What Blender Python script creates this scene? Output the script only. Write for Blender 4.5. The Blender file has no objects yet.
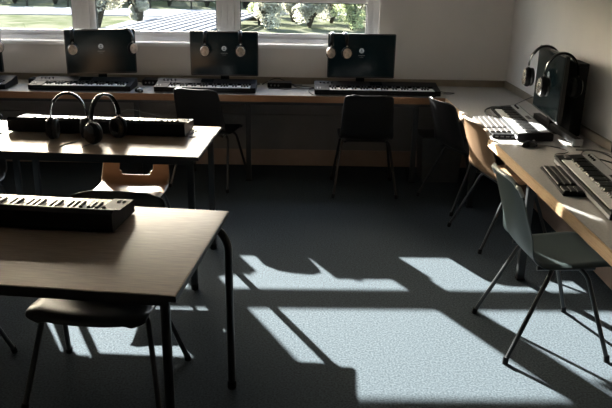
import bpy, bmesh, math, random
from mathutils import Vector, Matrix, Euler
random.seed(7)
PI = math.pi
scn = bpy.context.scene
COL = scn.collection

# ------------------------------------------------------------------ materials
def mat(name, col, rough=.5, metal=0, spec=.5, noise=0, nscale=20, bump=0, bscale=200, emit=None, es=1, coat=0, stretch=None, col2=None):
    m = bpy.data.materials.new(name); m.use_nodes = True
    nt = m.node_tree; b = nt.nodes['Principled BSDF']
    b.inputs['Base Color'].default_value = (*col, 1)
    b.inputs['Roughness'].default_value = rough
    b.inputs['Metallic'].default_value = metal
    b.inputs['Specular IOR Level'].default_value = spec
    b.inputs['Coat Weight'].default_value = coat
    tc = nt.nodes.new('ShaderNodeTexCoord')
    src = tc.outputs['Object']
    if stretch:
        mp = nt.nodes.new('ShaderNodeMapping'); mp.inputs['Scale'].default_value = stretch
        nt.links.new(src, mp.inputs['Vector']); src = mp.outputs['Vector']
    if noise:
        n = nt.nodes.new('ShaderNodeTexNoise'); n.inputs['Scale'].default_value = nscale; n.inputs['Detail'].default_value = 5
        nt.links.new(src, n.inputs['Vector'])
        r = nt.nodes.new('ShaderNodeValToRGB')
        c2 = col2 if col2 else tuple(max(0, c*(1-noise)) for c in col)
        c1 = col if col2 else tuple(min(1, c*(1+noise)) for c in col)
        r.color_ramp.elements[0].position = .35; r.color_ramp.elements[1].position = .65
        r.color_ramp.elements[0].color = (*c2, 1); r.color_ramp.elements[1].color = (*c1, 1)
        nt.links.new(n.outputs['Fac'], r.inputs['Fac']); nt.links.new(r.outputs['Color'], b.inputs['Base Color'])
    if bump:
        n = nt.nodes.new('ShaderNodeTexNoise'); n.inputs['Scale'].default_value = bscale; n.inputs['Detail'].default_value = 3
        nt.links.new(src, n.inputs['Vector'])
        bp = nt.nodes.new('ShaderNodeBump'); bp.inputs['Strength'].default_value = bump; bp.inputs['Distance'].default_value = .003
        nt.links.new(n.outputs['Fac'], bp.inputs['Height']); nt.links.new(bp.outputs['Normal'], b.inputs['Normal'])
    if emit:
        b.inputs['Emission Color'].default_value = (*emit, 1); b.inputs['Emission Strength'].default_value = es
    return m

M = {}
M['carpet'] = mat('carpet', (.044,.055,.064), .95, spec=.05, noise=.35, nscale=110, bump=.8, bscale=500)
M['wall'] = mat('wall_paint', (.76,.715,.68), .8, spec=.25, noise=.03, nscale=3, bump=.15, bscale=120)
M['ceiling'] = mat('ceiling_paint', (.82,.82,.80), .9, noise=.02)
M['trim'] = mat('painted_trim', (.26,.21,.155), .55, noise=.06, nscale=8)
M['dark_wall'] = mat('dark_lower_wall', (.17,.16,.155), .7, noise=.06, nscale=5)  # dark grey that makes the wall below the worktop darker
M['skirting'] = mat('skirting_paint', (.30,.22,.17), .6, noise=.08, nscale=8)
M['upvc'] = mat('white_upvc', (.80,.79,.79), .35, noise=.01)
M['sill'] = mat('sill_white', (.85,.84,.83), .3, noise=.01)
M['gasket'] = mat('black_gasket', (.02,.02,.02), .6)
M['laminate'] = mat('grey_laminate', (.45,.43,.41), .24, noise=.05, nscale=90, spec=.5)
M['table_top'] = mat('beech_laminate', (.28,.205,.15), .22, spec=.12, noise=.12, nscale=9, stretch=(1.2,14,6), col2=(.22,.16,.12))
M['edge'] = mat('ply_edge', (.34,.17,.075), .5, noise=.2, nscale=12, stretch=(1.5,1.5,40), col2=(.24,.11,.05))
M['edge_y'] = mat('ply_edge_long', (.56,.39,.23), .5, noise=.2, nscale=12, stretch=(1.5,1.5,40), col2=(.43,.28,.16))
M['black_edge'] = mat('black_edging', (.018,.014,.013), .5, noise=.1)
M['black_metal'] = mat('black_metal', (.012,.013,.014), .35, spec=.5, noise=.1)
M['black_plastic'] = mat('black_plastic', (.009,.009,.010), .5, spec=.10, noise=.1, bump=.05)
M['black_gloss'] = mat('black_gloss', (.008,.009,.01), .15, spec=.5, noise=.1)
M['dark_seat'] = mat('charcoal_shell', (.035,.035,.037), .28, spec=.6, noise=.1, bump=.1, bscale=400)
M['black_seat'] = mat('black_shell', (.014,.014,.015), .35, spec=.5, noise=.1, bump=.1, bscale=400)
M['tan_seat'] = mat('tan_shell', (.24,.15,.09), .33, spec=.5, noise=.06, nscale=5, bump=.1, bscale=400)
M['green_seat'] = mat('grey_green_shell', (.045,.060,.060), .35, spec=.5, noise=.06, nscale=5, bump=.1, bscale=400)
M['lit_rim'] = mat('lit_rim', (.5,.52,.52), .3, noise=.04)  # white highlight on the chair rim, put into its colour
M['lit_tan_rim'] = mat('lit_tan_rim', (.42,.33,.25), .3, noise=.04)  # lighter than the tan shell: sunlight on the rim painted in
M['panel'] = mat('screen_panel', (.002,.006,.007), .16, spec=.15, emit=(.25,.8,1.0), es=.002, noise=.1)
M['bezel'] = mat('bezel', (.008,.008,.009), .3)
M['icon'] = mat('screen_icon', (.1,.1,.1), .3, emit=(.75,.8,.8), es=.20)
M['icon_dim'] = mat('screen_text', (.03,.03,.03), .3, emit=(.6,.7,.75), es=.035)
M['white_key'] = mat('ivory_key', (.80,.79,.77), .3, noise=.01)
M['black_key'] = mat('ebony_key', (.012,.012,.012), .3, noise=.1)
M['silver'] = mat('silver_plastic', (.30,.30,.31), .35, metal=.25, noise=.03)
M['grey'] = mat('grey_plastic', (.25,.25,.25), .45, noise=.05)
M['pale_key'] = mat('pale_keycap', (.060,.052,.048), .5, noise=.04)
M['pale_base'] = mat('pale_keyboard_base', (.12,.115,.11), .45, noise=.04)
M['dark_keycap'] = mat('dark_keycap', (.02,.02,.02), .4, noise=.1)
M['bronze'] = mat('bronze_cup', (.52,.42,.34), .35, metal=.3, noise=.35, nscale=45)
M['cushion'] = mat('leatherette', (.015,.015,.015), .5, noise=.1, bump=.3, bscale=150)
M['band_silver'] = mat('band_silver', (.62,.60,.57), .22, metal=.8, noise=.05)
M['cable'] = mat('black_rubber', (.012,.012,.012), .5)
M['blind'] = mat('blind_fabric', (.42,.42,.40), .9, noise=.04, bump=.2)
M['bin'] = mat('grey_bin', (.07,.07,.07), .6, noise=.1)
M['grass'] = mat('lawn', (.035,.042,.022), .9, spec=0, noise=.3, nscale=1.6, col2=(.075,.075,.055))
M['road'] = mat('road', (.115,.118,.125), .8, spec=0, noise=.05, nscale=1)
M['deck'] = mat('deck_boards', (.115,.115,.12), .7, spec=0, noise=.1, nscale=3)
M['bark'] = mat('bark', (.035,.03,.022), .9, spec=0, noise=.3, nscale=10)
M['leaf_a'] = mat('leaf_olive', (.25,.28,.15), .7, spec=0, noise=.4, nscale=2)
M['leaf_b'] = mat('leaf_grey', (.36,.35,.27), .7, spec=0, noise=.4, nscale=2)
M['leaf_c'] = mat('leaf_dark', (.16,.19,.13), .7, spec=0, noise=.4, nscale=2)
for _k in ('leaf_a', 'leaf_b', 'leaf_c'):
    _n = M[_k].node_tree; _b = _n.nodes['Principled BSDF']; _t = _n.nodes.new('ShaderNodeBsdfTranslucent'); _m = _n.nodes.new('ShaderNodeMixShader'); _m.inputs[0].default_value = .45
    _n.links.new(_b.inputs['Base Color'].links[0].from_socket, _t.inputs['Color'])
    _n.links.new(_b.outputs[0], _m.inputs[1]); _n.links.new(_t.outputs[0], _m.inputs[2]); _n.links.new(_m.outputs[0], _n.nodes['Material Output'].inputs[0])
M['render'] = mat('outer_render', (.5,.48,.44), .9, noise=.05)

def glass():
    m = bpy.data.materials.new('window_glass'); m.use_nodes = True
    nt = m.node_tree; nt.nodes.remove(nt.nodes['Principled BSDF'])
    t = nt.nodes.new('ShaderNodeBsdfTransparent'); t.inputs[0].default_value = (.93,.95,.94,1)
    g = nt.nodes.new('ShaderNodeBsdfGlossy'); g.inputs['Roughness'].default_value = .02
    mx = nt.nodes.new('ShaderNodeMixShader')
    mx.inputs[0].default_value = .05; nt.links.new(t.outputs[0], mx.inputs[1]); nt.links.new(g.outputs[0], mx.inputs[2])
    nt.links.new(mx.outputs[0], nt.nodes['Material Output'].inputs[0])
    return m
M['glass'] = glass()

# ------------------------------------------------------------------ mesh helpers
def bx(bm, x0, x1, y0, y1, z0, z1, bev=0, rot=None):
    r = bmesh.ops.create_cube(bm, size=1)
    vs = r['verts']
    for v in vs:
        v.co = Vector(((v.co.x+.5)*(x1-x0)+x0, (v.co.y+.5)*(y1-y0)+y0, (v.co.z+.5)*(z1-z0)+z0))
    if bev:
        es = list({e for v in vs for e in v.link_edges})
        r2 = bmesh.ops.bevel(bm, geom=es, offset=bev, segments=2, affect='EDGES', clamp_overlap=True)
        vs = list({v for f in r2['faces'] for v in f.verts} | {v for v in vs if v.is_valid})
    if rot is not None:
        for v in vs: v.co = rot @ v.co
    return vs

def tube(bm, pts, r, seg=10, cyclic=False, flat=None, cap=True):
    pts = [Vector(p) for p in pts]; n = len(pts); rings = []
    prev = None
    for i, p in enumerate(pts):
        if cyclic: t = pts[(i+1) % n]-pts[(i-1) % n]
        else: t = pts[min(i+1, n-1)]-pts[max(i-1, 0)]
        t.normalize()
        if prev is None:
            a = Vector((0,0,1)) if abs(t.z) < .9 else Vector((0,1,0))
            u = t.cross(a).normalized()
        else:
            u = (prev - t*prev.dot(t)).normalized()
        prev = u; w = t.cross(u)
        rr = r[i] if isinstance(r, (list, tuple)) else r
        k = flat if flat else 1
        rings.append([bm.verts.new(p + u*math.cos(2*PI*j/seg)*rr + w*math.sin(2*PI*j/seg)*rr*k) for j in range(seg)])
    for i in range(n if cyclic else n-1):
        a, b = rings[i], rings[(i+1) % n]
        for j in range(seg):
            bm.faces.new((a[j], a[(j+1) % seg], b[(j+1) % seg], b[j]))
    if cap and not cyclic:
        bm.faces.new(rings[0][::-1]); bm.faces.new(rings[-1])

def fillet(pts, rad, n=6):
    pts = [Vector(p) for p in pts]; out = [pts[0]]
    for i in range(1, len(pts)-1):
        a, b, c = pts[i-1], pts[i], pts[i+1]
        d1 = (a-b); d2 = (c-b); l = min(rad, d1.length*.48, d2.length*.48)
        p0 = b+d1.normalized()*l; p2 = b+d2.normalized()*l
        for k in range(n+1):
            t = k/n; out.append(p0*(1-t)**2 + b*2*t*(1-t) + p2*t*t)
    out.append(pts[-1]); return out

def spline(pts, n=8):
    pts = [Vector(p) for p in pts]; out = []
    P = [pts[0]*2-pts[1]] + pts + [pts[-1]*2-pts[-2]]
    for i in range(1, len(P)-2):
        for k in range(n):
            t = k/n; a, b, c, d = P[i-1], P[i], P[i+1], P[i+2]
            out.append(.5*((2*b)+(c-a)*t+(2*a-5*b+4*c-d)*t*t+(3*b-a-3*c+d)*t**3))
    out.append(pts[-1]); return out

def lathe(bm, prof, seg=24, axis='Z', center=(0,0,0), sy=1):
    c = Vector(center); rings = []
    for (r, h) in prof:
        ring = []
        for j in range(seg):
            a = 2*PI*j/seg; u, v = math.cos(a)*r, math.sin(a)*r*sy
            p = Vector((u, v, h)) if axis == 'Z' else (Vector((h, u, v)) if axis == 'X' else Vector((u, h, v)))
            ring.append(bm.verts.new(c+p))
        rings.append(ring)
    for a, b in zip(rings, rings[1:]):
        for j in range(seg): bm.faces.new((a[j], a[(j+1) % seg], b[(j+1) % seg], b[j]))
    bm.faces.new(rings[0][::-1]); bm.faces.new(rings[-1])

def obj(name, bm, m, parent=None, smooth=True):
    bmesh.ops.recalc_face_normals(bm, faces=bm.faces)
    me = bpy.data.meshes.new(name); bm.to_mesh(me); bm.free()
    me.materials.append(M[m] if isinstance(m, str) else m)
    if smooth:
        for p in me.polygons: p.use_smooth = True
        try: me.set_sharp_from_angle(angle=math.radians(35))
        except Exception: pass
    o = bpy.data.objects.new(name, me); COL.objects.link(o)
    if parent: o.parent = parent
    return o
def NB(): return bmesh.new()
def box_obj(name, x0, x1, y0, y1, z0, z1, m, parent=None, bev=0):
    b = NB(); bx(b, x0, x1, y0, y1, z0, z1, bev); return obj(name, b, m, parent)
def struct(o): o['kind'] = 'structure'; return o
def thing(name, label, cat, loc=(0,0,0), rz=0, group=None):
    o = bpy.data.objects.new(name, None); COL.objects.link(o); o.empty_display_size = .1
    o.location = loc; o.rotation_euler = (0,0,rz); tag(o, label, cat, group); return o
def tag(o, label, cat, group=None):
    o['label'] = label; o['category'] = cat
    if group: o['group'] = group
    return o
def kids(o): return [c for c in KIDS.get(o.name, [])]
def copy_tree(o, parent=None):
    c = o.copy(); COL.objects.link(c); c.parent = parent
    for ch in list(o.children): copy_tree(ch, c)
    return c
def dup(root, label, loc, rz=0, rot=None):
    c = copy_tree(root); c.location = loc
    c.rotation_euler = rot if rot else (0,0,rz); c['label'] = label; return c

# ------------------------------------------------------------------ room
D = 6.077; XR = 1.828; XL = -4.6; YN = -1.8; H = 2.85; WT = .28
SZ = 1.06            # sill height
WTOP = 2.66
struct(box_obj('floor', XL-.1, XR+.1, YN-.1, D+WT, -.1, 0, 'carpet'))
struct(box_obj('ceiling', XL-.1, XR+.1, YN-.1, D+WT, H, H+.1, 'ceiling'))
struct(box_obj('wall_right', XR, XR+.15, YN-.1, D+WT, 0, H, 'wall'))
struct(box_obj('wall_left', XL-.15, XL, YN-.1, D+WT, 0, H, 'wall'))
struct(box_obj('wall_front', XL, XR, YN-.15, YN, 0, H, 'wall'))
# far wall with one long opening
WX0, WX1 = -4.2, .70
b = NB()
bx(b, XL, WX0, D, D+WT, 0, H); bx(b, WX1, XR, D, D+WT, 0, H)
bx(b, WX0, WX1, D, D+WT, 0, SZ-.03); bx(b, WX0, WX1, D, D+WT, WTOP, H)
struct(obj('wall_back', b, 'wall', smooth=False))
# sill board
b = NB(); bx(b, WX0-.03, WX1+.04, D-.045, D+.06, SZ-.03, SZ, .008)
struct(obj('trim_sill', b, 'sill'))
# window frames; YF = frame plane
YF0, YF1 = D+.05, D+.12
wins = [(-4.2, -2.98, 4), (-2.98, -1.79, 1), (-1.79, -.574, 2), (-.574, .70, 3)]
TZ0, TZ1 = 1.44, 1.475
for (x0, x1, k) in wins:
    w = thing('window_%d' % k, '', ''); del w['label']; del w['category']; struct(w)
    w.location = (0,0,0)
    b = NB(); j = .05
    bx(b, x0, x0+j, YF0, YF1, SZ, WTOP, .006); bx(b, x1-j, x1, YF0, YF1, SZ, WTOP, .006)
    bx(b, x0+j, x1-j, YF0, YF1, SZ, SZ+.045, .006); bx(b, x0+j, x1-j, YF0, YF1, WTOP-.06, WTOP, .006)
    bx(b, x0+j, x1-j, YF0, YF1, TZ0, TZ1, .006)
    struct(obj('window_frame', b, 'upvc', w))
    # sashes
    s = .05
    for nm, za, zb in (('sash', SZ+.045, TZ0), ('sash', TZ1, WTOP-.06)):
        b = NB(); a0, a1 = x0+j, x1-j; ya, yb = YF0+.014, YF1-.012
        if k == 2 and False: pass
        bx(b, a0, a0+s, ya, yb, za, zb, .008); bx(b, a1-s, a1, ya, yb, za, zb, .008)
        bx(b, a0+s, a1-s, ya, yb, za, za+.035, .008); bx(b, a0+s, a1-s, ya, yb, zb-.04, zb, .008)
        so = obj(nm, b, 'upvc', w)
        g = NB(); e = .006
        for (p, q, r_, t_) in ((a0+s, a0+s+e, za+.035, zb-.04), (a1-s-e, a1-s, za+.035, zb-.04)):
            bx(g, p, q, ya+.012, ya+.03, r_, t_)
        bx(g, a0+s, a1-s, ya+.012, ya+.03, za+.035, za+.035+e*.5); bx(g, a0+s, a1-s, ya+.012, ya+.03, zb-.04-e, zb-.04)
        obj('gasket', g, 'gasket', so, False)
        g = NB(); bx(g, a0+s, a1-s, ya+.018, ya+.024, za+.035, zb-.04); obj('pane', g, 'glass', so, False)
# roller blinds (above the frame of the photo, they shape the sun on the floor)
for (x0, x1, k) in wins:
    gl = .155 if k == 3 else .03
    bz = 1.83 if k == 3 else 1.91
    t = thing('roller_blind', {4:'grey roller blind half lowered over the farthest left window',1:'grey roller blind half lowered over the left window',2:'grey roller blind half lowered over the middle window',3:'grey roller blind half lowered over the right window, a gap at its left edge'}[k], 'blind', ((x0+x1)/2, D+.02, WTOP), 0, 'roller blinds on the windows')
    hw = (x1-x0)/2; lx = -hw+gl; rx = hw-.003
    b = NB(); bx(b, lx, rx, -.001, .001, bz+.012-WTOP, -.04); obj('blind_fabric', b, 'blind', t, False)
    b = NB(); tube(b, [(lx, 0, -.03), (rx, 0, -.03)], .02, 12); obj('roller_tube', b, 'silver', t)
    b = NB(); bx(b, lx, rx, -.008, .008, bz-WTOP, bz+.022-WTOP, .003); obj('bottom_bar', b, 'upvc', t)
struct(box_obj('darkening_panel', XL, XR, D-.008, D, .145, .655, 'dark_wall'))  # sheet added to darken the back wall under the worktop
struct(box_obj('trim_rail', XL, XR, D-.03, D-.008, .40, .46, 'dark_wall', bev=.003))
# skirtings and worktop upstands
struct(box_obj('baseboard_back', XL, XR, D-.02, D, 0, .145, 'skirting', bev=.004))
struct(box_obj('baseboard_right', XR-.02, XR, YN, D-.02, 0, .145, 'skirting', bev=.004))
struct(box_obj('baseboard_left', XL, XL+.02, YN, D-.02, 0, .145, 'skirting', bev=.004))

# ------------------------------------------------------------------ worktops
DZ = .73; YB = 5.49; XE = 1.185
def bench_leg(par, x, y):
    b = NB(); bx(b, x-.02, x+.02, y-.02, y+.02, .008, DZ-.05, .003); l = obj('leg', b, 'black_metal', par)
    b = NB(); bx(b, x-.024, x+.024, y-.024, y+.024, 0, .01, .002); obj('foot_cap', b, 'black_plastic', l)
t = thing('worktop', 'long grey worktop with wooden front edge running under the windows', 'worktop', (0,0,0))
b = NB(); bx(b, XL+.01, XR-.002, YB+.012, D-.002, DZ-.04, DZ); obj('top', b, 'laminate', t, False)
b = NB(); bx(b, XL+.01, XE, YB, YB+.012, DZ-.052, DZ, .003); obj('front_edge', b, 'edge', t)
b = NB(); bx(b, XL+.01, XR-.002, D-.022, D-.002, DZ, DZ+.055, .004); bx(b, XR-.022, XR-.002, YB+.012, D-.023, DZ, DZ+.055, .004); obj('upstand', b, 'trim', t)
b = NB(); bx(b, XL+.05, XR-.05, YB+.06, YB+.09, DZ-.085, DZ-.04); obj('rail', b, 'black_metal', t, False)
for x in (-3.6, -2.45, -1.27, -.375, .98): bench_leg(t, x, YB+.11)
t = thing('worktop', 'grey worktop with pale wooden front edge running along the right wall', 'worktop', (0,0,0))
b = NB(); bx(b, XE+.012, XR-.002, .6, YB+.011, DZ-.04, DZ); obj('top', b, 'laminate', t, False)
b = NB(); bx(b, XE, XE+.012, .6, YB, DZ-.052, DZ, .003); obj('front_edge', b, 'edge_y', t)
b = NB(); bx(b, XR-.022, XR-.002, .6, YB+.011, DZ, DZ+.055, .004); obj('upstand', b, 'trim', t)
b = NB(); bx(b, XE+.06, XE+.09, .62, YB-.1, DZ-.085, DZ-.04); obj('rail', b, 'black_metal', t, False)
for y in (1.0, 2.32, 3.72, 5.0): bench_leg(t, XE+.14, y)

# ------------------------------------------------------------------ chairs
def shell_mesh(slot):
    prof = spline([(.225,.405),(.215,.432),(.17,.446),(.05,.437),(-.08,.432),(-.125,.442),(-.163,.475),(-.188,.53),(-.222,.62),(-.256,.72),(-.280,.785),(-.298,.808)], 5)
    prof = [(p.x, p.y) for p in [Vector((a.x, a.y, 0)) for a in [Vector((q[0], q[1], 0)) for q in prof]]] if False else prof
    n = len(prof); NU = 24
    bm = NB(); grid = []
    for i, p in enumerate(prof):
        s = i/(n-1)
        y, z = p.x, p.y
        # half-width along the profile
        if s < .5: w = .205 + .010*math.sin(PI*s/.5)
        else: w = .212 - .035*((s-.5)/.5)
        if s < .12: w -= .045*(1-s/.12)**2.2
        if s > .88: w -= .05*((s-.88)/.12)**2.4
        row = []
        for k in range(NU+1):
            u = -1+2*k/NU
            x = u*w
            back = max(0, min(1, (z-.47)/.1))
            dish = abs(u)**2.6
            yy = y + dish*.035*back
            zz = z + dish*.018*(1-back) - (.016*max(0, abs(u)-.86)/.14)*(1-back)
            if back > 0 and abs(u) > .9: yy -= .010*back*(abs(u)-.9)/.1
            row.append(bm.verts.new((x, yy, zz)))
        grid.append(row)
    for i in range(n-1):
        z = (prof[i].y+prof[i+1].y)/2; s = i/(n-1)
        for k in range(NU):
            u = abs(-1+2*(k+.5)/NU)
            if slot and s > .5 and .484 < z < .575 and u < (.42 + (z-.48)*1.6): continue
            bm.faces.new((grid[i][k], grid[i][k+1], grid[i+1][k+1], grid[i+1][k]))
    for v in [v for v in bm.verts if not v.link_faces]: bm.verts.remove(v)
    return bm

def make_chair(label, m, slot, loc, rz, group, rim=None):
    t = thing('school_chair', label, 'chair', loc, rz, group)
    s = obj('seat_shell', shell_mesh(slot), m, t)
    md = s.modifiers.new('thick', 'SOLIDIFY'); md.thickness = .007; md.offset = -1
    md = s.modifiers.new('sub', 'SUBSURF'); md.levels = 1; md.render_levels = 1
    if rim:
        pts = []
        for k in range(25):
            u = -1+k/12; ww = .177-.05
            a = PI*(k/24)
            pts.append((-math.cos(a)*.150 if 0 < k < 24 else -math.cos(a)*.176, -.298+.035*abs(math.cos(a))**2.6+.004, .806-.0*a-(.03*abs(math.cos(a))**6)))
        pts = [(-.180, -.242, .745)] + pts + [(.180, -.242, .745)]
        pts = [(x*1.02, y-.003, z+.006) for x, y, z in pts]; b = NB(); tube(b, spline(pts, 3), .0095, 10); obj('rim', b, rim, t)
    zt = .418
    for sx in (-1, 1):
        for (fy, ty) in ((.225, .10), (-.255, -.08)):
            b = NB()
            tube(b, fillet([(sx*.245, fy, .012), (sx*.188, ty+.0*fy, zt-.03), (sx*.16, ty*.7, zt)], .05), .0105, 10)
            l = obj('leg', b, 'black_metal', t)
            b = NB(); tube(b, [(sx*.2462, fy*1.004, 0), (sx*.2415, fy*.99, .03)], .0135, 10); obj('foot_cap', b, 'black_plastic', l)
    b = NB()
    for sx in (-1, 1): tube(b, [(sx*.16, -.13, zt), (sx*.16, .14, zt)], .0105, 10)
    for y in (-.10, .12): tube(b, [(-.16, y, zt), (.16, y, zt)], .0105, 10)
    obj('seat_frame', b, 'black_metal', t)
    return t
GC = 'black chairs at the window worktop'
cA = make_chair('dark charcoal school chair under the nearest table, its seat catching sun', 'black_seat', False, (-.775, 2.60, 0), PI-.10, None)
cT = make_chair('tan school chair with a slot in its back, at far side of the second table', 'tan_seat', True, (-.97, 3.955, 0), PI-.03, None)
cR2 = make_chair('grey-green plastic school chair, nearest one at the right hand worktop', 'green_seat', False, (1.225, 3.06, 0), -PI/2+.05, None, 'lit_rim'); cR2.scale = (1, 1, 1.05)
dup(cA, 'black school chair tucked at window worktop in front of the rightmost screen', (.555, 5.42, 0), -.02)
dup(cA, 'black school chair at window worktop in front of the middle screen', (-.685, 5.56, 0), -.28)
dup(cA, 'black school chair in the corner between the two worktops', (1.30, 5.10, 0), -PI/2+.35)
dup(cA, 'black school chair at the far left of the second table, cut by the picture edge', (-2.0, 4.08, 0), PI)
dup(cA, 'black school chair beyond the picture edge, one leg in view at the left', (-1.54, 2.62, 0), PI-.06)
make_chair('tan plastic school chair pushed in at the right hand worktop before the sunlit keyboard', 'tan_seat', False, (1.385, 4.38, 0), -PI/2+.20, None, 'lit_tan_rim')

cA.scale = (1.14, .92, .975)
# ------------------------------------------------------------------ tables
TZ = .76
def make_table(label, corner, ang, L, W, splay, TZ=.76):
    """corner = far right corner; ang = rotation about it"""
    t = thing('classroom_table', label, 'table', (corner[0], corner[1], 0), ang, 'classroom tables')
    b = NB(); bx(b, -L+.003, -.003, -W+.003, -.003, TZ-.020, TZ, .002); obj('tabletop', b, 'table_top', t)
    b = NB()
    for (x0, x1, y0, y1) in ((-L, 0, -W, -W+.004), (-L, 0, -.004, 0), (-L, -L+.004, -W, 0), (-.004, 0, -W, 0)):
        bx(b, x0, x1, y0, y1, TZ-.021, TZ-.002, .001)
    obj('edging', b, 'black_edge', t)
    b = NB(); i = .035
    for (x0, x1, y0, y1) in ((-L+i, -i, -W+i, -W+i+.025), (-L+i, -i, -i-.025, -i), (-L+i, -L+i+.025, -W+i, -i), (-i-.025, -i, -W+i, -i)):
        bx(b, x0, x1, y0, y1, TZ-.055, TZ-.0215, .002)
    obj('frame', b, 'black_metal', t)
    for sx in (0, 1):
        for sy in (0, 1):
            X = -i-.02 if sx else -L+i+.02
            Y = -.06 if sy else -W+.06
            b = NB()
            if splay and sy and sx:
                tube(b, fillet([(X-.02, Y-.03, TZ-.04), (X+.045, Y-.055, TZ-.045), (X+.075, Y-.06, .66), (X+.08, Y-.06, .02)], .07), .0165, 14)
                fx, fy = X+.08, Y-.06
            elif splay:
                tube(b, [(X, Y, TZ-.04), (X, Y, .02)], .0165, 14); fx, fy = X, Y
            else:
                bx(b, X-.0165, X+.0165, Y-.0165, Y+.0165, .02, TZ-.03, .003); fx, fy = X, Y
            l = obj('leg', b, 'black_metal', t)
            b = NB(); lathe(b, [(.019,0),(.021,.004),(.020,.03),(.0175,.034)], 14, 'Z', (fx, fy, 0)); obj('foot_cap', b, 'black_plastic', l)
    return t
TB = .775
make_table('nearest brown-topped table with black edges at the lower left', (-.265, 2.715), -.115, 1.9, .785, True)
make_table('second brown-topped table behind the nearest one, with two headphones on it', (-.445, 4.175), -.065, 1.2, .70, False, TB)
make_table('table cut by left picture edge, butted against the second table', (-1.655, 4.255), -.065, 1.2, .70, False, TB)

# ------------------------------------------------------------------ music keyboards
def keys(t, x0, n, kw, yf, kl, z, first=0):
    """n white keys from x0, player at -Y"""
    b = NB(); bx(b, -kw/2+.0007, kw/2-.0007, 0, kl, -.014, 0, .001); wk = obj('white_key', b, 'white_key', t); wk.location = (x0+kw/2, yf, z)
    b = NB()
    vs = bx(b, -.0060, .0060, 0, kl*.64, -.004, .012, .0012)
    for v in vs:
        if v.co.z > .004 and v.co.y < .01: v.co.y += .006
    bk = obj('black_key', b, 'black_key', t)
    fb = True
    for i in range(n):
        if i:
            c = wk.copy(); COL.objects.link(c); c.parent = t; c.location = (x0+kw*(i+.5), yf, z)
        if (i+first) % 7 in (0, 1, 3, 4, 5) and i < n-1:
            c = bk if fb else bk.copy()
            if not fb: COL.objects.link(c); c.parent = t
            fb = False; c.location = (x0+kw*(i+1), yf+kl*.38, z)

def music_keyboard(label, L, nw, kind, loc, rz, group):
    """origin: centre of footprint; player at -Y"""
    t = thing('music_keyboard', label, 'keyboard', loc, rz, group)
    kw = .0232
    if kind == 'tall': W, hf, hb, kl = .245, .055, .088, .142
    elif kind == 'slim': W, hf, hb, kl = .27, .045, .075, .115
    else: W, hf, hb, kl = .21, .045, .062, .115
    hx = L/2; kx0 = -hx + (L-nw*kw)*(.72 if kind != 'tall' else .5)
    kx1 = kx0+nw*kw; yk = -W/2+.012; yb = yk+kl
    b = NB()
    def prism(pts, xa, xb):
        A = [b.verts.new((xa, y, z)) for y, z in pts]; B = [b.verts.new((xb, y, z)) for y, z in pts]
        n = len(pts)
        for i in range(n): b.faces.new((A[i], A[(i+1) % n], B[(i+1) % n], B[i]))
        b.faces.new(A[::-1]); b.faces.new(B)
    full = [(-W/2, .006), (-W/2, hf), (yb+.004, hf+.012), (W/2-.02, hb), (W/2, hb-.012), (W/2, .012), (W/2-.01, .006)]
    lip = hf-.018 if kind == 'tall' else hf-.004
    base = [(-W/2, .006), (-W/2, lip), (-W/2+.010, lip), (-W/2+.010, hf-.018), (yb+.002, hf-.018), (yb+.002, .006)]
    rear = [(yb+.002, .006), (yb+.002, hf+.012), (W/2-.02, hb), (W/2, hb-.012), (W/2, .012), (W/2-.01, .006)]
    prism(full, -hx, kx0-.001); prism(full, kx1+.001, hx); prism(base, kx0-.001, kx1+.001); prism(rear, kx0-.001, kx1+.001)
    obj('case', b, 'black_plastic', t, False)
    keys(t, kx0, nw, kw, yk, kl-.002, hf-.001)
    sl = (hb-hf-.012)/(W/2-.02-yb-.004)
    def slab(name, m, xa, xb, ya, yb_, th, par=t):
        bb = NB(); z0 = lambda y: hf+.012+(y-yb-.004)*sl
        v = [bb.verts.new(p) for p in ((xa, ya, z0(ya)), (xb, ya, z0(ya)), (xb, yb_, z0(yb_)), (xa, yb_, z0(yb_)), (xa, ya, z0(ya)+th), (xb, ya, z0(ya)+th), (xb, yb_, z0(yb_)+th), (xa, yb_, z0(yb_)+th))]
        for q in ((0,1,2,3),(4,5,6,7),(0,1,5,4),(1,2,6,5),(2,3,7,6),(3,0,4,7)): bb.faces.new([v[i] for i in q])
        return obj(name, bb, m, par, False)
    p = slab('control_panel', 'silver' if kind != 'slim' else 'black_plastic', -hx+.012, hx-.012, yb+.008, W/2-.024, .0015)
    slab('display', 'black_gloss', -.05, .05, yb+.02, W/2-.04, .003, p)
    for i in range(4):
        bb = NB(); y = (yb+W/2-.02)/2; lathe(bb, [(.007, 0), (.0065, .010), (.005, .011)], 12, 'Z', (-hx+.05+i*.03, y, hf+.012+(y-yb-.004)*sl))
        obj('knob', bb, 'black_plastic', p)
    for i in range(2):
        if kx0+hx > .06:
            bb = NB(); tube(bb, [(-hx+.018+i*.022, -W/2+.05, hf-.004), (-hx+.026+i*.022, -W/2+.05, hf-.004)], .016, 14); obj('pitch_wheel', bb, 'grey', t)
    if kind != 'tall':
        bb = NB(); bx(bb, -hx+.002, hx-.002, -W/2-.004, -W/2, .010, hf-.019, .001); obj('front_rail', bb, 'silver' if kind == 'pale' else 'black_plastic', t)
    for sx in (-1, 1):
        for sy in (-1, 1):
            bb = NB(); lathe(bb, [(.01, 0), (.01, .007)], 10, 'Z', (sx*(hx-.05), sy*(W/2-.035), 0)); obj('rubber_foot', bb, 'cushion', t)
    return t
def on_table(corner, ang, lx, ly, TZ=.76):
    c, s = math.cos(ang), math.sin(ang); return (corner[0]+lx*c-ly*s, corner[1]+lx*s+ly*c, TZ)
GK = 'music keyboards'
music_keyboard('black electronic keyboard lying on the nearest table, its back to us', 1.0, 36, 'tall', on_table((-.265,2.715), -.115, -.87, -.20), PI-.115, GK)
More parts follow.
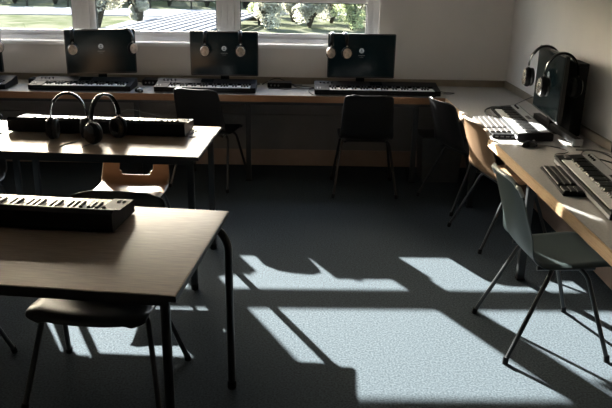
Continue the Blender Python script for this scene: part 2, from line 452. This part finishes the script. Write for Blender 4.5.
music_keyboard('black electronic keyboard behind two headphones on the second table', 1.02, 36, 'tall', on_table((-.445,4.175), -.065, -.665, -.18, TB), PI-.065, GK)
kb = music_keyboard('slim music keyboard on worktop below the middle screen', .80, 28, 'slim', (-.715, 5.68, DZ), 0, GK)
dup(kb, 'slim music keyboard on worktop below the left screen', (-1.70, 5.68, DZ), 0)
dup(kb, 'slim music keyboard on worktop cut by the left picture edge', (-2.68, 5.68, DZ), 0)
music_keyboard('long slim music keyboard on worktop below the rightmost window screen', 1.0, 36, 'slim', (.655, 5.67, DZ), 0, GK)
music_keyboard('sunlit pale music keyboard beside the pale computer keyboard on right hand worktop', .86, 32, 'pale', (1.475, 4.52, DZ), -PI/2-.07, GK)
music_keyboard('music keyboard cut by the right picture edge, beside black computer keyboard', .90, 34, 'pale', (1.46, 3.16, DZ), -PI/2-.09, GK)

# ------------------------------------------------------------------ computer keyboards
def computer_keyboard(label, m_base, m_key, L, W, loc, rz):
    t = thing('computer_keyboard', label, 'keyboard', loc, rz, 'computer keyboards')
    b = NB(); vs = bx(b, -L/2, L/2, -W/2, W/2, 0, .018, .003)
    for v in vs:
        if v.co.y < 0 and v.co.z > .01: v.co.z -= .006
    obj('base', b, m_base, t)
    p = (L-.016)/21.5; rows = 5; q = (W-.014)/rows
    b = NB(); vs = bx(b, -p*.44, p*.44, -q*.44, q*.44, 0, .009, .0015)
    for v in vs:
        if v.co.z > .006: v.co.x *= .86; v.co.y *= .86
    k0 = obj('key', b, m_key, t); first = True
    b = NB(); bx(b, -p*3, p*3, -q*.44, q*.44, 0, .009, .0015); sp = obj('space_bar', b, m_key, t)
    for r in range(rows):
        y = -W/2+.007+q*(r+.5); z = .0125+.006*(r+.5)/rows
        i = 0
        while i < 19:
            gx = i + (.6 if i > 14 else 0) + (.25*(r % 2) if i <= 14 else 0)
            x = -L/2+.008+p*(gx+.9+ (1.2 if i > 14 else 0))
            if r == 0 and 3 < i < 10:
                if i == 4: sp.location = (x+p*2.5, y, z)
                i += 1; continue
            c = k0 if first else k0.copy()
            if not first: COL.objects.link(c); c.parent = t
            first = False; c.location = (x, y, z); i += 1
    return t
computer_keyboard('pale computer keyboard in full sun at the edge of right hand worktop', 'pale_base', 'pale_key', .50, .185, (1.285, 4.50, DZ), -PI/2-.07)
computer_keyboard('black computer keyboard on the right hand worktop nearest the camera', 'black_plastic', 'dark_keycap', .46, .165, (1.345, 3.28, DZ), -PI/2-.10)

# ------------------------------------------------------------------ monitors
def make_monitor(label, loc, rz, group='flat screens'):
    """origin on the worktop under the panel, screen faces -Y"""
    t = thing('monitor', label, 'monitor', loc, rz, group)
    W, z0, z1 = .56, .085, .447
    b = NB(); bx(b, -W/2, W/2, 0, .028, z0, z1, .005); bx(b, -.17, .17, .02, .05, z0+.06, z1-.08, .01); h = obj('housing', b, 'bezel', t)
    b = NB(); bx(b, -W/2+.009, W/2-.009, -.0012, .001, z0+.014, z1-.009); s = obj('screen', b, 'panel', t, False)
    b = NB(); zc = z0+.225; 
    lathe(b, [(.020, -.0022), (.020, -.001)], 28, 'Y', (0, 0, zc)); obj('login_icon', b, 'icon', s)
    b = NB(); lathe(b, [(.0068, -.0030), (.0068, -.0022)], 20, 'Y', (0, 0, zc+.005))
    bx(b, -.011, .011, -.0030, -.0022, zc-.013, zc-.005, .002); obj('icon_figure', b, 'icon_dim', s)
    b = NB(); bx(b, -.028, .028, -.0022, -.001, zc-.042, zc-.036); bx(b, -.016, .016, -.0022, -.001, zc-.055, zc-.052); obj('login_text', b, 'icon_dim', s, False)
    b = NB(); vs = bx(b, -.035, .035, .03, .055, .008, z0+.09, .004); obj('stand_neck', b, 'black_plastic', t)
    b = NB(); bx(b, -.12, .12, -.07, .075, 0, .012, .005); obj('stand_base', b, 'black_plastic', t)
    return t
MY = 5.89
mon = make_monitor('middle one of three window screens, two headphones hooked near its corners', (-.59, MY, DZ), 0)
dup(mon, 'left screen under the windows with a headphone at each top corner', (-1.60, MY, DZ), .30)
dup(mon, 'rightmost window screen with two headphones hooked side by side', (.545, MY, DZ), 0)
dup(mon, 'screen beyond the left picture edge that carries the half seen headphone', (-2.70, MY, DZ), 0)
m4 = dup(mon, 'screen facing left on the right hand worktop, two big headphones hooked over it', (1.60, 4.44, DZ), -PI/2-.08); m4.scale = (1.1, 1.1, 1.13)
dup(mon, 'dark screen cut by the right picture edge beside the near keyboards', (1.625, 3.24, DZ), -PI/2-.06)

# ------------------------------------------------------------------ headphones
def make_headphone(label, loc, rot, group, cup='bronze', s=1.0, cable=True):
    """origin at the inside top of the band; band in the local XZ plane, cups hang down; shells face +-X"""
    t = thing('headphones', label, 'headphones', loc, 0, group); t.rotation_euler = rot; t.scale = (s, s, s)
    hw, hh = .078, .10
    arc = [(math.cos(a)*hw, 0, math.sin(a)*hh-hh) for a in [PI*k/24 for k in range(25)]]
    b = NB(); tube(b, [Vector(p)*1+Vector((0,0,.006)) for p in arc], .0042, 12, flat=3.6); hb = obj('headband', b, 'black_gloss', t)
    for p in hb.data.vertices: pass
    b = NB(); tube(b, [(p[0]*.93, 0, p[2]*1.0+.001) for p in arc[5:20]], .011, 8, flat=.35); obj('headband_pad', b, 'cushion', t)
    for sx in (-1, 1):
        b = NB(); tube(b, fillet([(sx*hw, 0, -hh+.012), (sx*(hw+.004), 0, -hh-.02), (sx*(hw+.012), 0, -hh-.05)], .02), .004, 8, flat=1.9); obj('slider', b, 'band_silver', t)
        b = NB(); cx = sx*(hw-.004)
        prof = [(.020, .024), (.034, .020), (.042, .010), (.043, 0), (.040, -.006)]
        lathe(b, [(r, sx*h) for r, h in prof], 28, 'X', (cx, 0, -hh-.052), 1.15); e = obj('earcup', b, 'black_plastic', t)
        b = NB(); lathe(b, [(r, sx*h) for r, h in [(.036, .019), (.033, .024), (.020, .0275), (.006, .028)]], 28, 'X', (cx, 0, -hh-.052), 1.15); obj('outer_shell', b, cup, e)
        b = NB(); ring = [(cx-sx*.014, math.cos(a)*.030, math.sin(a)*.035-hh-.052) for a in [2*PI*k/20 for k in range(20)]]
        tube(b, ring, .0115, 8, cyclic=True); obj('ear_cushion', b, 'cushion', e)
    if cable:
        b = NB(); tube(b, spline([(hw+.004, 0, -hh-.10), (hw+.006, .004, -hh-.13), (hw+.01, .012, -hh-.19)], 6), .0022, 6); obj('cable', b, 'cable', t)
    return t
MT = DZ+.447+.001   # top of a screen
MT4 = DZ+.447*1.13+.001
GH = 'headphones hooked over the screens'
hp = make_headphone('bronze-cupped headphones hooked over the middle screen, left pair', (-.59-.15, MY+.014, MT), (0,0,PI/2), GH)
HR = lambda a, tilt=0: Euler((0, 0, PI/2+a)) if not tilt else (Matrix.Rotation(a, 3, 'Z') @ Matrix.Rotation(tilt, 3, 'Y') @ Matrix.Rotation(PI/2, 3, 'Z')).to_euler()
dup(hp, 'bronze-cupped headphones hooked over the middle screen, right pair', (-.59+.13, MY+.014, MT), rot=HR(.12))
dup(hp, 'headphones at the top left corner of the left screen', (-1.60-.205, MY-.052, MT), rot=HR(.2))
dup(hp, 'headphones at the top right corner of the left screen, turned sideways', (-1.60+.205, MY+.078, MT), rot=HR(.75))
dup(hp, 'headphones at the top left corner of the rightmost window screen', (.545-.245, MY+.014, MT), rot=HR(-.12))
dup(hp, 'second headphones from the left on the rightmost window screen', (.545-.14, MY+.014, MT), rot=HR(.18))
dup(hp, 'half seen headphones at the left picture edge below the window', (-2.70+.235, MY+.014, MT), rot=HR(.7))
h4 = make_headphone('large headphones over far end of screen on the right hand worktop', (1.63, 4.62, MT4), (0,0,-.10), GH, 'band_silver', 1.3, False)
dup(h4, 'large headphones over near end of screen on the right hand worktop', (1.603, 4.24, MT4), rot=Euler((0,0,-.02)))
# two pairs leaning on the second table, in front of the keyboard
h1 = make_headphone('black headphones on second table, the left pair with wide open band', (-1.235, 3.80, TB+.256), (.0, 0, .08), 'headphones on the second table', 'black_gloss', 1.25, False)
dup(h1, 'black headphones on second table, the right pair turned sideways', (-1.03, 3.77, TB+.256), rot=Euler((0, 0, 1.0)))

# ------------------------------------------------------------------ mice, boxes, cables
def mouse(label, loc, rz):
    t = thing('computer_mouse', label, 'mouse', loc, rz, 'computer mice')
    b = NB(); bmesh.ops.create_uvsphere(b, u_segments=20, v_segments=12, radius=1)
    for v in b.verts:
        v.co = Vector((v.co.x*.031*(1+.08*v.co.y), v.co.y*.055, max(v.co.z, -.05)*(.034 if v.co.z > 0 else .02)+.002))
    obj('body', b, 'black_gloss', t)
    b = NB(); tube(b, [(-.003, .028, .031), (.003, .028, .031)], .007, 12); obj('scroll_wheel', b, 'grey', t)
    b = NB(); tube(b, spline([(0, .052, .008), (.01, .09, .003), (.05, .12, .003), (.09, .15, .003)], 6), .002, 6); obj('cable', b, 'cable', t)
    return t
ms = mouse('black mouse on worktop right of the left window screen', (-1.235, 5.56, DZ+.001), .5)
dup(ms, 'black mouse on worktop edge right of the long music keyboard', (1.10, 5.565, DZ+.001), -.3)
dup(ms, 'black mouse on the right hand worktop between the two computer keyboards', (1.375, 3.98, DZ+.001), -1.2)
def small_box(name, label, cat, x0, x1, y0, y1, h, m='black_plastic', group=None):
    t = thing(name, label, cat, ((x0+x1)/2, (y0+y1)/2, DZ), 0, group); a, c = (x1-x0)/2, (y1-y0)/2
    b = NB(); bx(b, -a, a, -c, c, .001, h, .004); obj('casing', b, m, t)
    for i in range(3):
        b = NB(); lathe(b, [(.007, -c-.006), (.007, -c+.001)], 12, 'Y', (-a+.03+i*.03, 0, h/2)); obj('knob', b, 'grey', t)
    return t
small_box('audio_interface', 'low black box with cables right of the middle window screen', 'box', -.23, -.03, 5.83, 5.95, .045)
small_box('audio_interface', 'low black box between left and middle screens on the worktop', 'box', -1.27, -1.10, 5.85, 5.97, .05)
small_box('audio_interface', 'low black box left of the left screen on the worktop', 'box', -2.19, -2.03, 5.80, 5.93, .05)
t = thing('computer_box', 'slim black computer standing behind the screen on the right hand worktop', 'computer', (1.738, 4.34, DZ), -.03)
b = NB(); bx(b, -.034, .034, -.10, .10, .004, .45, .004); obj('case', b, 'black_plastic', t)
b = NB(); bx(b, -.026, .026, -.104, -.098, .02, .43, .002); obj('front_panel', b, 'black_plastic', t)
t = thing('desk_bar', 'long narrow grey box lying under the screen on the right hand worktop', 'box', (1.655, 4.36, DZ), .0)
b = NB(); bx(b, -.022, .022, -.40, .36, .0125, .05, .003); obj('casing', b, 'black_plastic', t)
for y in (-.402, .358):
    b = NB(); bx(b, -.024, .024, y, y+.006, .012, .052, .002); obj('end_cap', b, 'silver', t)
b = NB(); bx(b, -.02, .02, -.38, -.34, 0, .0126); bx(b, -.02, .02, .30, .34, 0, .0126); obj('foot', b, 'cushion', t)
t = thing('usb_hub', 'small black strip at near end of the pale computer keyboard', 'box', (1.285, 4.19, DZ), -.05)
b = NB(); bx(b, -.075, .075, -.022, .022, .001, .026, .004); obj('casing', b, 'black_plastic', t)
b = NB(); 
for i in range(4): bx(b, -.06+i*.033, -.04+i*.033, -.0235, -.021, .009, .016)
obj('socket', b, 'grey', t, False)

def cable(label, pts, r=.0035, m='cable', cat='cable', group='loose cables'):
    b = NB(); tube(b, spline(pts, 8), r, 8); return tag(obj('cable', b, m), label, cat, group)
z = DZ+.005
cable('black cable looping right of the middle screen on the worktop', [(-.03, 5.9, z+.012), (.02, 5.87, z), (.08, 5.90, z), (.16, 5.86, z), (.10, 5.80, z), (.0, 5.79, z), (-.08, 5.76, z), (-.15, 5.79, z), (-.22, 5.77, z)])
cable('black cable humped behind the low box right of the middle screen', [(-.28, 5.97, z), (-.22, 6.0, z+.03), (-.15, 6.0, z+.05), (-.06, 5.98, z+.02), (.0, 5.96, z), (.06, 5.97, z)])
cable('thin black cable curled at the left end of the long music keyboard', [(.26, 5.80, z), (.17, 5.82, z), (.12, 5.77, z), (.11, 5.67, z), (.13, 5.56, z), (.145, 5.54, z)], .0025)
cable('black cable trailing right of the long music keyboard', [(1.06, 5.76, z), (1.17, 5.77, z), (1.24, 5.72, z), (1.30, 5.70, z), (1.26, 5.66, z), (1.2, 5.66, z)], .003)
cable('black cable running behind the left screen on the worktop', [(-2.2, 5.96, z), (-2.1, 6.0, z+.02), (-1.9, 5.99, z+.01), (-1.7, 6.0, z), (-1.4, 5.985, z+.01), (-1.28, 5.99, z)])
cable('black cable between the low black boxes on the worktop behind the middle screen', [(-1.08, 5.97, z), (-.95, 6.0, z), (-.7, 5.99, z+.012), (-.45, 6.0, z), (-.3, 5.99, z)])
cable('thick black cable arching round far end of the sunlit music keyboard', [(1.36, 4.80, z), (1.355, 4.93, z), (1.40, 5.03, z+.01), (1.50, 5.06, z+.02), (1.60, 5.03, z+.01), (1.66, 4.98, z)], .006)
cable('thin cable rising to the screen on the right hand worktop', [(1.52, 5.02, z), (1.55, 4.99, z+.03), (1.62, 4.93, z+.09), (1.66, 4.82, z+.14), (1.665, 4.76, z+.14)], .0028)
cable('black cable beside the mouse on the right hand worktop', [(1.50, 3.98, z), (1.56, 3.88, z), (1.53, 3.82, z), (1.47, 3.80, z), (1.44, 3.74, z)], .003)
cable('tangled black cables behind the near music keyboard on right hand worktop', [(1.62, 3.90, z), (1.70, 3.80, z+.02), (1.76, 3.70, z), (1.74, 3.60, z), (1.66, 3.66, z+.01), (1.60, 3.76, z), (1.66, 3.86, z+.01), (1.75, 3.86, z), (1.79, 3.72, z+.01)], .004)
zt = TB+.003
cable('dark cable crossing front edge of the second table, left strand', [(-1.19, 3.80, zt), (-1.20, 3.74, zt), (-1.235, 3.69, zt), (-1.245, 3.64, zt)], .003)
cable('dark cable crossing front edge of the second table, right strand', [(-1.09, 3.76, zt), (-1.10, 3.71, zt), (-1.12, 3.66, zt), (-1.125, 3.63, zt)], .0025)
cable('thin cable coiled at the right end of the keyboard on second table', [(-.60, 4.10, zt), (-.565, 4.04, zt+.01), (-.56, 3.99, zt+.02), (-.585, 3.95, zt+.01), (-.605, 3.93, zt), (-.59, 3.90, zt), (-.56, 3.91, zt)], .0022)
cable('thin pale cable arcing between headphones and keyboard on second table', [(-.99, 3.86, TB+.13), (-.93, 3.90, TB+.155), (-.84, 3.95, TB+.125), (-.76, 3.97, TB+.10)], .0018, 'grey')

# grey bin in the far right corner under the worktop
t = thing('storage_box', 'dark grey open box on the floor under the corner of the worktops', 'box', (1.22, 5.74, 0), 0)
b = NB()
def frus(b, a, c, h, a2, c2, z0=0):
    A = [b.verts.new(p) for p in ((-a,-c,z0),(a,-c,z0),(a,c,z0),(-a,c,z0))]; B = [b.verts.new(p) for p in ((-a2,-c2,h),(a2,-c2,h),(a2,c2,h),(-a2,c2,h))]
    for i in range(4): b.faces.new((A[i], A[(i+1)%4], B[(i+1)%4], B[i]))
    b.faces.new(A[::-1]); return B
frus(b, .15, .13, .38, .17, .15)
o = obj('body', b, 'bin', t, False); md = o.modifiers.new('s', 'SOLIDIFY'); md.thickness = .006
b = NB(); tube(b, [(-.172,-.152,.38),(.172,-.152,.38),(.172,.152,.38),(-.172,.152,.38)], .008, 8, cyclic=True); obj('rim', b, 'bin', t)

# ------------------------------------------------------------------ outdoors
GZ = -.35
def plane_obj(name, pts, z, m, th=.05):
    b = NB(); A = [b.verts.new((x, y, z)) for x, y in pts]; B = [b.verts.new((x, y, z-th)) for x, y in pts]; n = len(pts)
    b.faces.new(A); b.faces.new(B[::-1])
    for i in range(n): b.faces.new((A[i], B[i], B[(i+1)%n], A[(i+1)%n]))
    return obj(name, b, m, None, False)
struct(plane_obj('ground', [(-80, D+WT+.02), (80, D+WT+.02), (80, 34), (-80, 34)], GZ, 'grass'))
b = NB(); q = [(-80,34,GZ),(80,34,GZ),(80,60,GZ+9),(-80,60,GZ+9),(-80,60,GZ-1),(80,60,GZ-1),(80,34,GZ-1),(-80,34,GZ-1)]
v = [b.verts.new(p) for p in q]
for f in ((0,1,2,3),(3,2,5,4),(4,5,6,7),(7,6,1,0),(0,3,4,7),(1,6,5,2)): b.faces.new([v[i] for i in f])
struct(obj('bank', b, 'grass', smooth=False))
struct(plane_obj('road', [(-60, 27.5), (-12, 27.0), (-4, 27.4), (-1.2, 29.2), (20, 30.5), (60, 30.2), (60, 32), (20, 32), (-1.2, 31.2), (-12, 31), (-60, 32)], GZ+.03, 'road'))
struct(plane_obj('path', [(-6.2, 19), (-5.6, 26.9), (-3.9, 26.8), (-4.6, 19)], GZ+.03, 'road'))
t = thing('deck', 'pale boarded ramp outside the middle window', 'deck', (-3.2, 20.3, GZ), -.16)
for i in range(9):
    b = NB(); bx(b, -1.35+i*.30, -1.35+i*.30+.20, -4.5, 4.8, .30, .36, .01); obj('board', b, 'deck', t)
b = NB(); 
for y in (-4.3, -1.5, 1.5, 4.5): bx(b, -1.35, 1.3, y, y+.12, .12, .30)
for y in (-4.3, -1.5, 1.5, 4.5):
    for x in (-1.3, 1.2): bx(b, x, x+.1, y, y+.12, -.02, .12)
obj('bearer', b, 'bark', t, False)
def foliage(r, h, n, leaf, seed, z0=0, hollow=.35):
    rnd = random.Random(seed); b = NB()
    cl = [(rnd.uniform(-1,1)*r*.6, rnd.uniform(-1,1)*r*.6, z0+h*(.25+.6*rnd.random()), r*rnd.uniform(.35,.6)) for _ in range(9)]
    for i in range(n):
        c = cl[i % len(cl)]
        while True:
            d = Vector((rnd.uniform(-1,1), rnd.uniform(-1,1), rnd.uniform(-1,1)))
            if d.length < 1: break
        p = Vector((c[0], c[1], c[2])) + d*c[3]; p.z = max(p.z, .03)
        s = leaf*rnd.uniform(.6, 1.4)
        q = Euler((rnd.uniform(0,6), rnd.uniform(0,6), rnd.uniform(0,6))).to_matrix()
        b.faces.new([b.verts.new(p+q@Vector(v)*s) for v in ((-.35,-.9,0),(.35,-.9,.1),(.3,.9,0),(-.3,.9,.1))])
    return b
def bush(name, label, x, y, r, h, m, seed, n=1800, trunk=0, leaf=.09, group='shrubs and trees outside the windows'):
    t = thing(name, label, 'tree' if trunk else 'shrub', (x, y, GZ), 0, group)
    rnd = random.Random(seed+99)
    obj('foliage', foliage(r, h, n, leaf, seed, trunk), m, t, False)
    b = NB()
    if trunk: tube(b, [(0,0,0), (.05,0,trunk*.6), (0,.05,trunk+h*.5)], [.16,.13,.06], 8)
    for k in range(10 if trunk else 14):
        a = rnd.uniform(0, 6.28); q = rnd.uniform(.4, .95)
        z0 = trunk*.9 if trunk else 0
        tube(b, [(0,0,z0), (math.cos(a)*r*q*.5, math.sin(a)*r*q*.5, z0+h*.45), (math.cos(a)*r*q, math.sin(a)*r*q, z0+h*rnd.uniform(.6,1))], [.05,.03,.012], 5)
    obj('trunk' if trunk else 'stems', b, 'bark', t)
    return t
def gz(y): return GZ if y < 34 else GZ+(y-34)*9/26
bl = [('pale leafy shrub at the right side of the left window', -6.15, 22.6, .75, 1.6, 'leaf_b'),
      ('pale shrub at the left edge of the middle window', -4.9, 22.8, .42, 1.4, 'leaf_b'),
      ('low olive shrub in the middle window right of the ramp', -1.15, 30.9, .6, .8, 'leaf_a'),
      ('olive shrub at the left edge of the right window', -.9, 23.4, .6, 1.1, 'leaf_b'),
      ('broad pale shrub left of centre in the right window', .45, 23.8, .62, 1.3, 'leaf_b'),
      ('olive shrub right of centre in the right window', 1.8, 23.2, .62, 1.5, 'leaf_a'),
      ('pale shrub at the right edge of the right window', 3.1, 23.6, .6, 1.4, 'leaf_b')]
for i, (l, x, y, r, h, m) in enumerate(bl): bush('shrub', l, x, y, r, h, m, i, 2600, 0, .045)
more = [(-.7, 28.2), (.75, 28.6), (2.2, 27.9), (3.6, 28.4), (-1.25, 25.9), (-.1, 26.0), (1.25, 25.7), (2.6, 25.9), (3.9, 25.8), (2.45, 24.4)]
rws = ['farther', 'farther', 'farther', 'farther', 'middle', 'middle', 'middle', 'middle', 'middle', 'nearer']
ods = ['leftmost', 'second', 'third', 'rightmost', 'leftmost', 'second', 'third', 'fourth', 'rightmost', 'extra']
for i, (x, y) in enumerate(more):
    bush('shrub', ('twiggy shrub in the right window, %s of the %s cluster' % (ods[i], rws[i])) if i < 9 else 'twiggy shrub in the right window standing alone before the middle cluster', x, y, .55, 1.15, ('leaf_b', 'leaf_a', 'leaf_b')[i % 3], 400+i, 2400, 0, .042)
wn = lambda px: 'the left window' if px < 75 else ('the middle window' if px < 228 else 'the right window')
ordn = ['leftmost', 'second', 'third', 'fourth', 'fifth', 'sixth', 'seventh', 'eighth', 'ninth', 'tenth', 'eleventh', 'twelfth', 'rightmost']
for row, (y, sp, x0, k) in enumerate([(33.6, 1.75, -14.6, 13), (35.9, 1.85, -15.3, 13), (38.3, 2.0, -16.2, 13)]):
    for i in range(k):
        x = x0+i*sp; rnd = random.Random(row*50+i)
        t = bush('shrub', '%s shrub from the left in the %s row on the bank beyond the road' % (ordn[i], ('lowest', 'middle', 'top')[row]), x, y+rnd.uniform(-.15,.15), .68+.05*row, 1.3+rnd.uniform(0, .5), ('leaf_c','leaf_b','leaf_a','leaf_b')[rnd.randrange(4)], 200+row*50+i, 1500, 0, .06, 'shrubs on the bank beyond the road')
        t.location.z = gz(y)-.05
t = thing('rail_fence', 'dark thin rail fence along the near side of the road', 'fence', (0,0,GZ), 0)
for i in range(18):
    b = NB(); x = -19+i*1.8; bx(b, x, x+.07, 31.6-.033*x, 31.67-.033*x, 0, 1.0); obj('post', b, 'bark', t, False)
b = NB()
for zz in (.45, .95): tube(b, [(-19, 31.6+.63, zz), (12, 31.6-.4, zz)], .025, 6)
obj('rail', b, 'bark', t)

# ------------------------------------------------------------------ light
az = math.atan(.51); el = math.atan(.475)
dirv = Vector((math.sin(az)*math.cos(el), -math.cos(az)*math.cos(el), -math.sin(el)))
sun = bpy.data.lights.new('sun', 'SUN'); sun.energy = 92; sun.angle = math.radians(.53); sun.color = (1, .965, .92)
so = bpy.data.objects.new('sun', sun); COL.objects.link(so); so.rotation_euler = dirv.to_track_quat('-Z', 'Y').to_euler(); so.location = (-10, 25, 15)
w = bpy.data.worlds.new('World'); scn.world = w; w.use_nodes = True
nt = w.node_tree; bg = nt.nodes['Background']
sk = nt.nodes.new('ShaderNodeTexSky'); sk.sky_type = 'NISHITA'; sk.sun_disc = False; sk.sun_elevation = el; sk.sun_rotation = -az
sk.air_density = 1.0; sk.dust_density = 3.0
nt.links.new(sk.outputs[0], bg.inputs[0]); bg.inputs[1].default_value = 1.9

# ------------------------------------------------------------------ camera (41 mm on 36 mm sensor)
P = .3333; YW = -.0186; RL = .0194
fw = Vector((-math.sin(YW)*math.cos(P), math.cos(YW)*math.cos(P), -math.sin(P)))
rt = Vector((math.cos(YW), math.sin(YW), 0)); up = rt.cross(fw)
c, s = math.cos(RL), math.sin(RL)
rt, up = rt*c+up*s, up*c-rt*s
cam = bpy.data.cameras.new('camera'); co = bpy.data.objects.new('camera', cam); COL.objects.link(co)
cam.sensor_width = 36; cam.lens = 702.3/612*36; cam.clip_end = 400; cam.clip_start = .02
mw = Matrix((rt, up, -fw)).transposed().to_4x4(); mw.translation = Vector((0, 0, 1.734)); co.matrix_world = mw
scn.camera = co
scn.view_settings.view_transform = 'Standard'; scn.view_settings.look = 'None'; scn.view_settings.gamma = 1
scn.view_settings.use_curve_mapping = False; scn.view_settings.exposure = 0
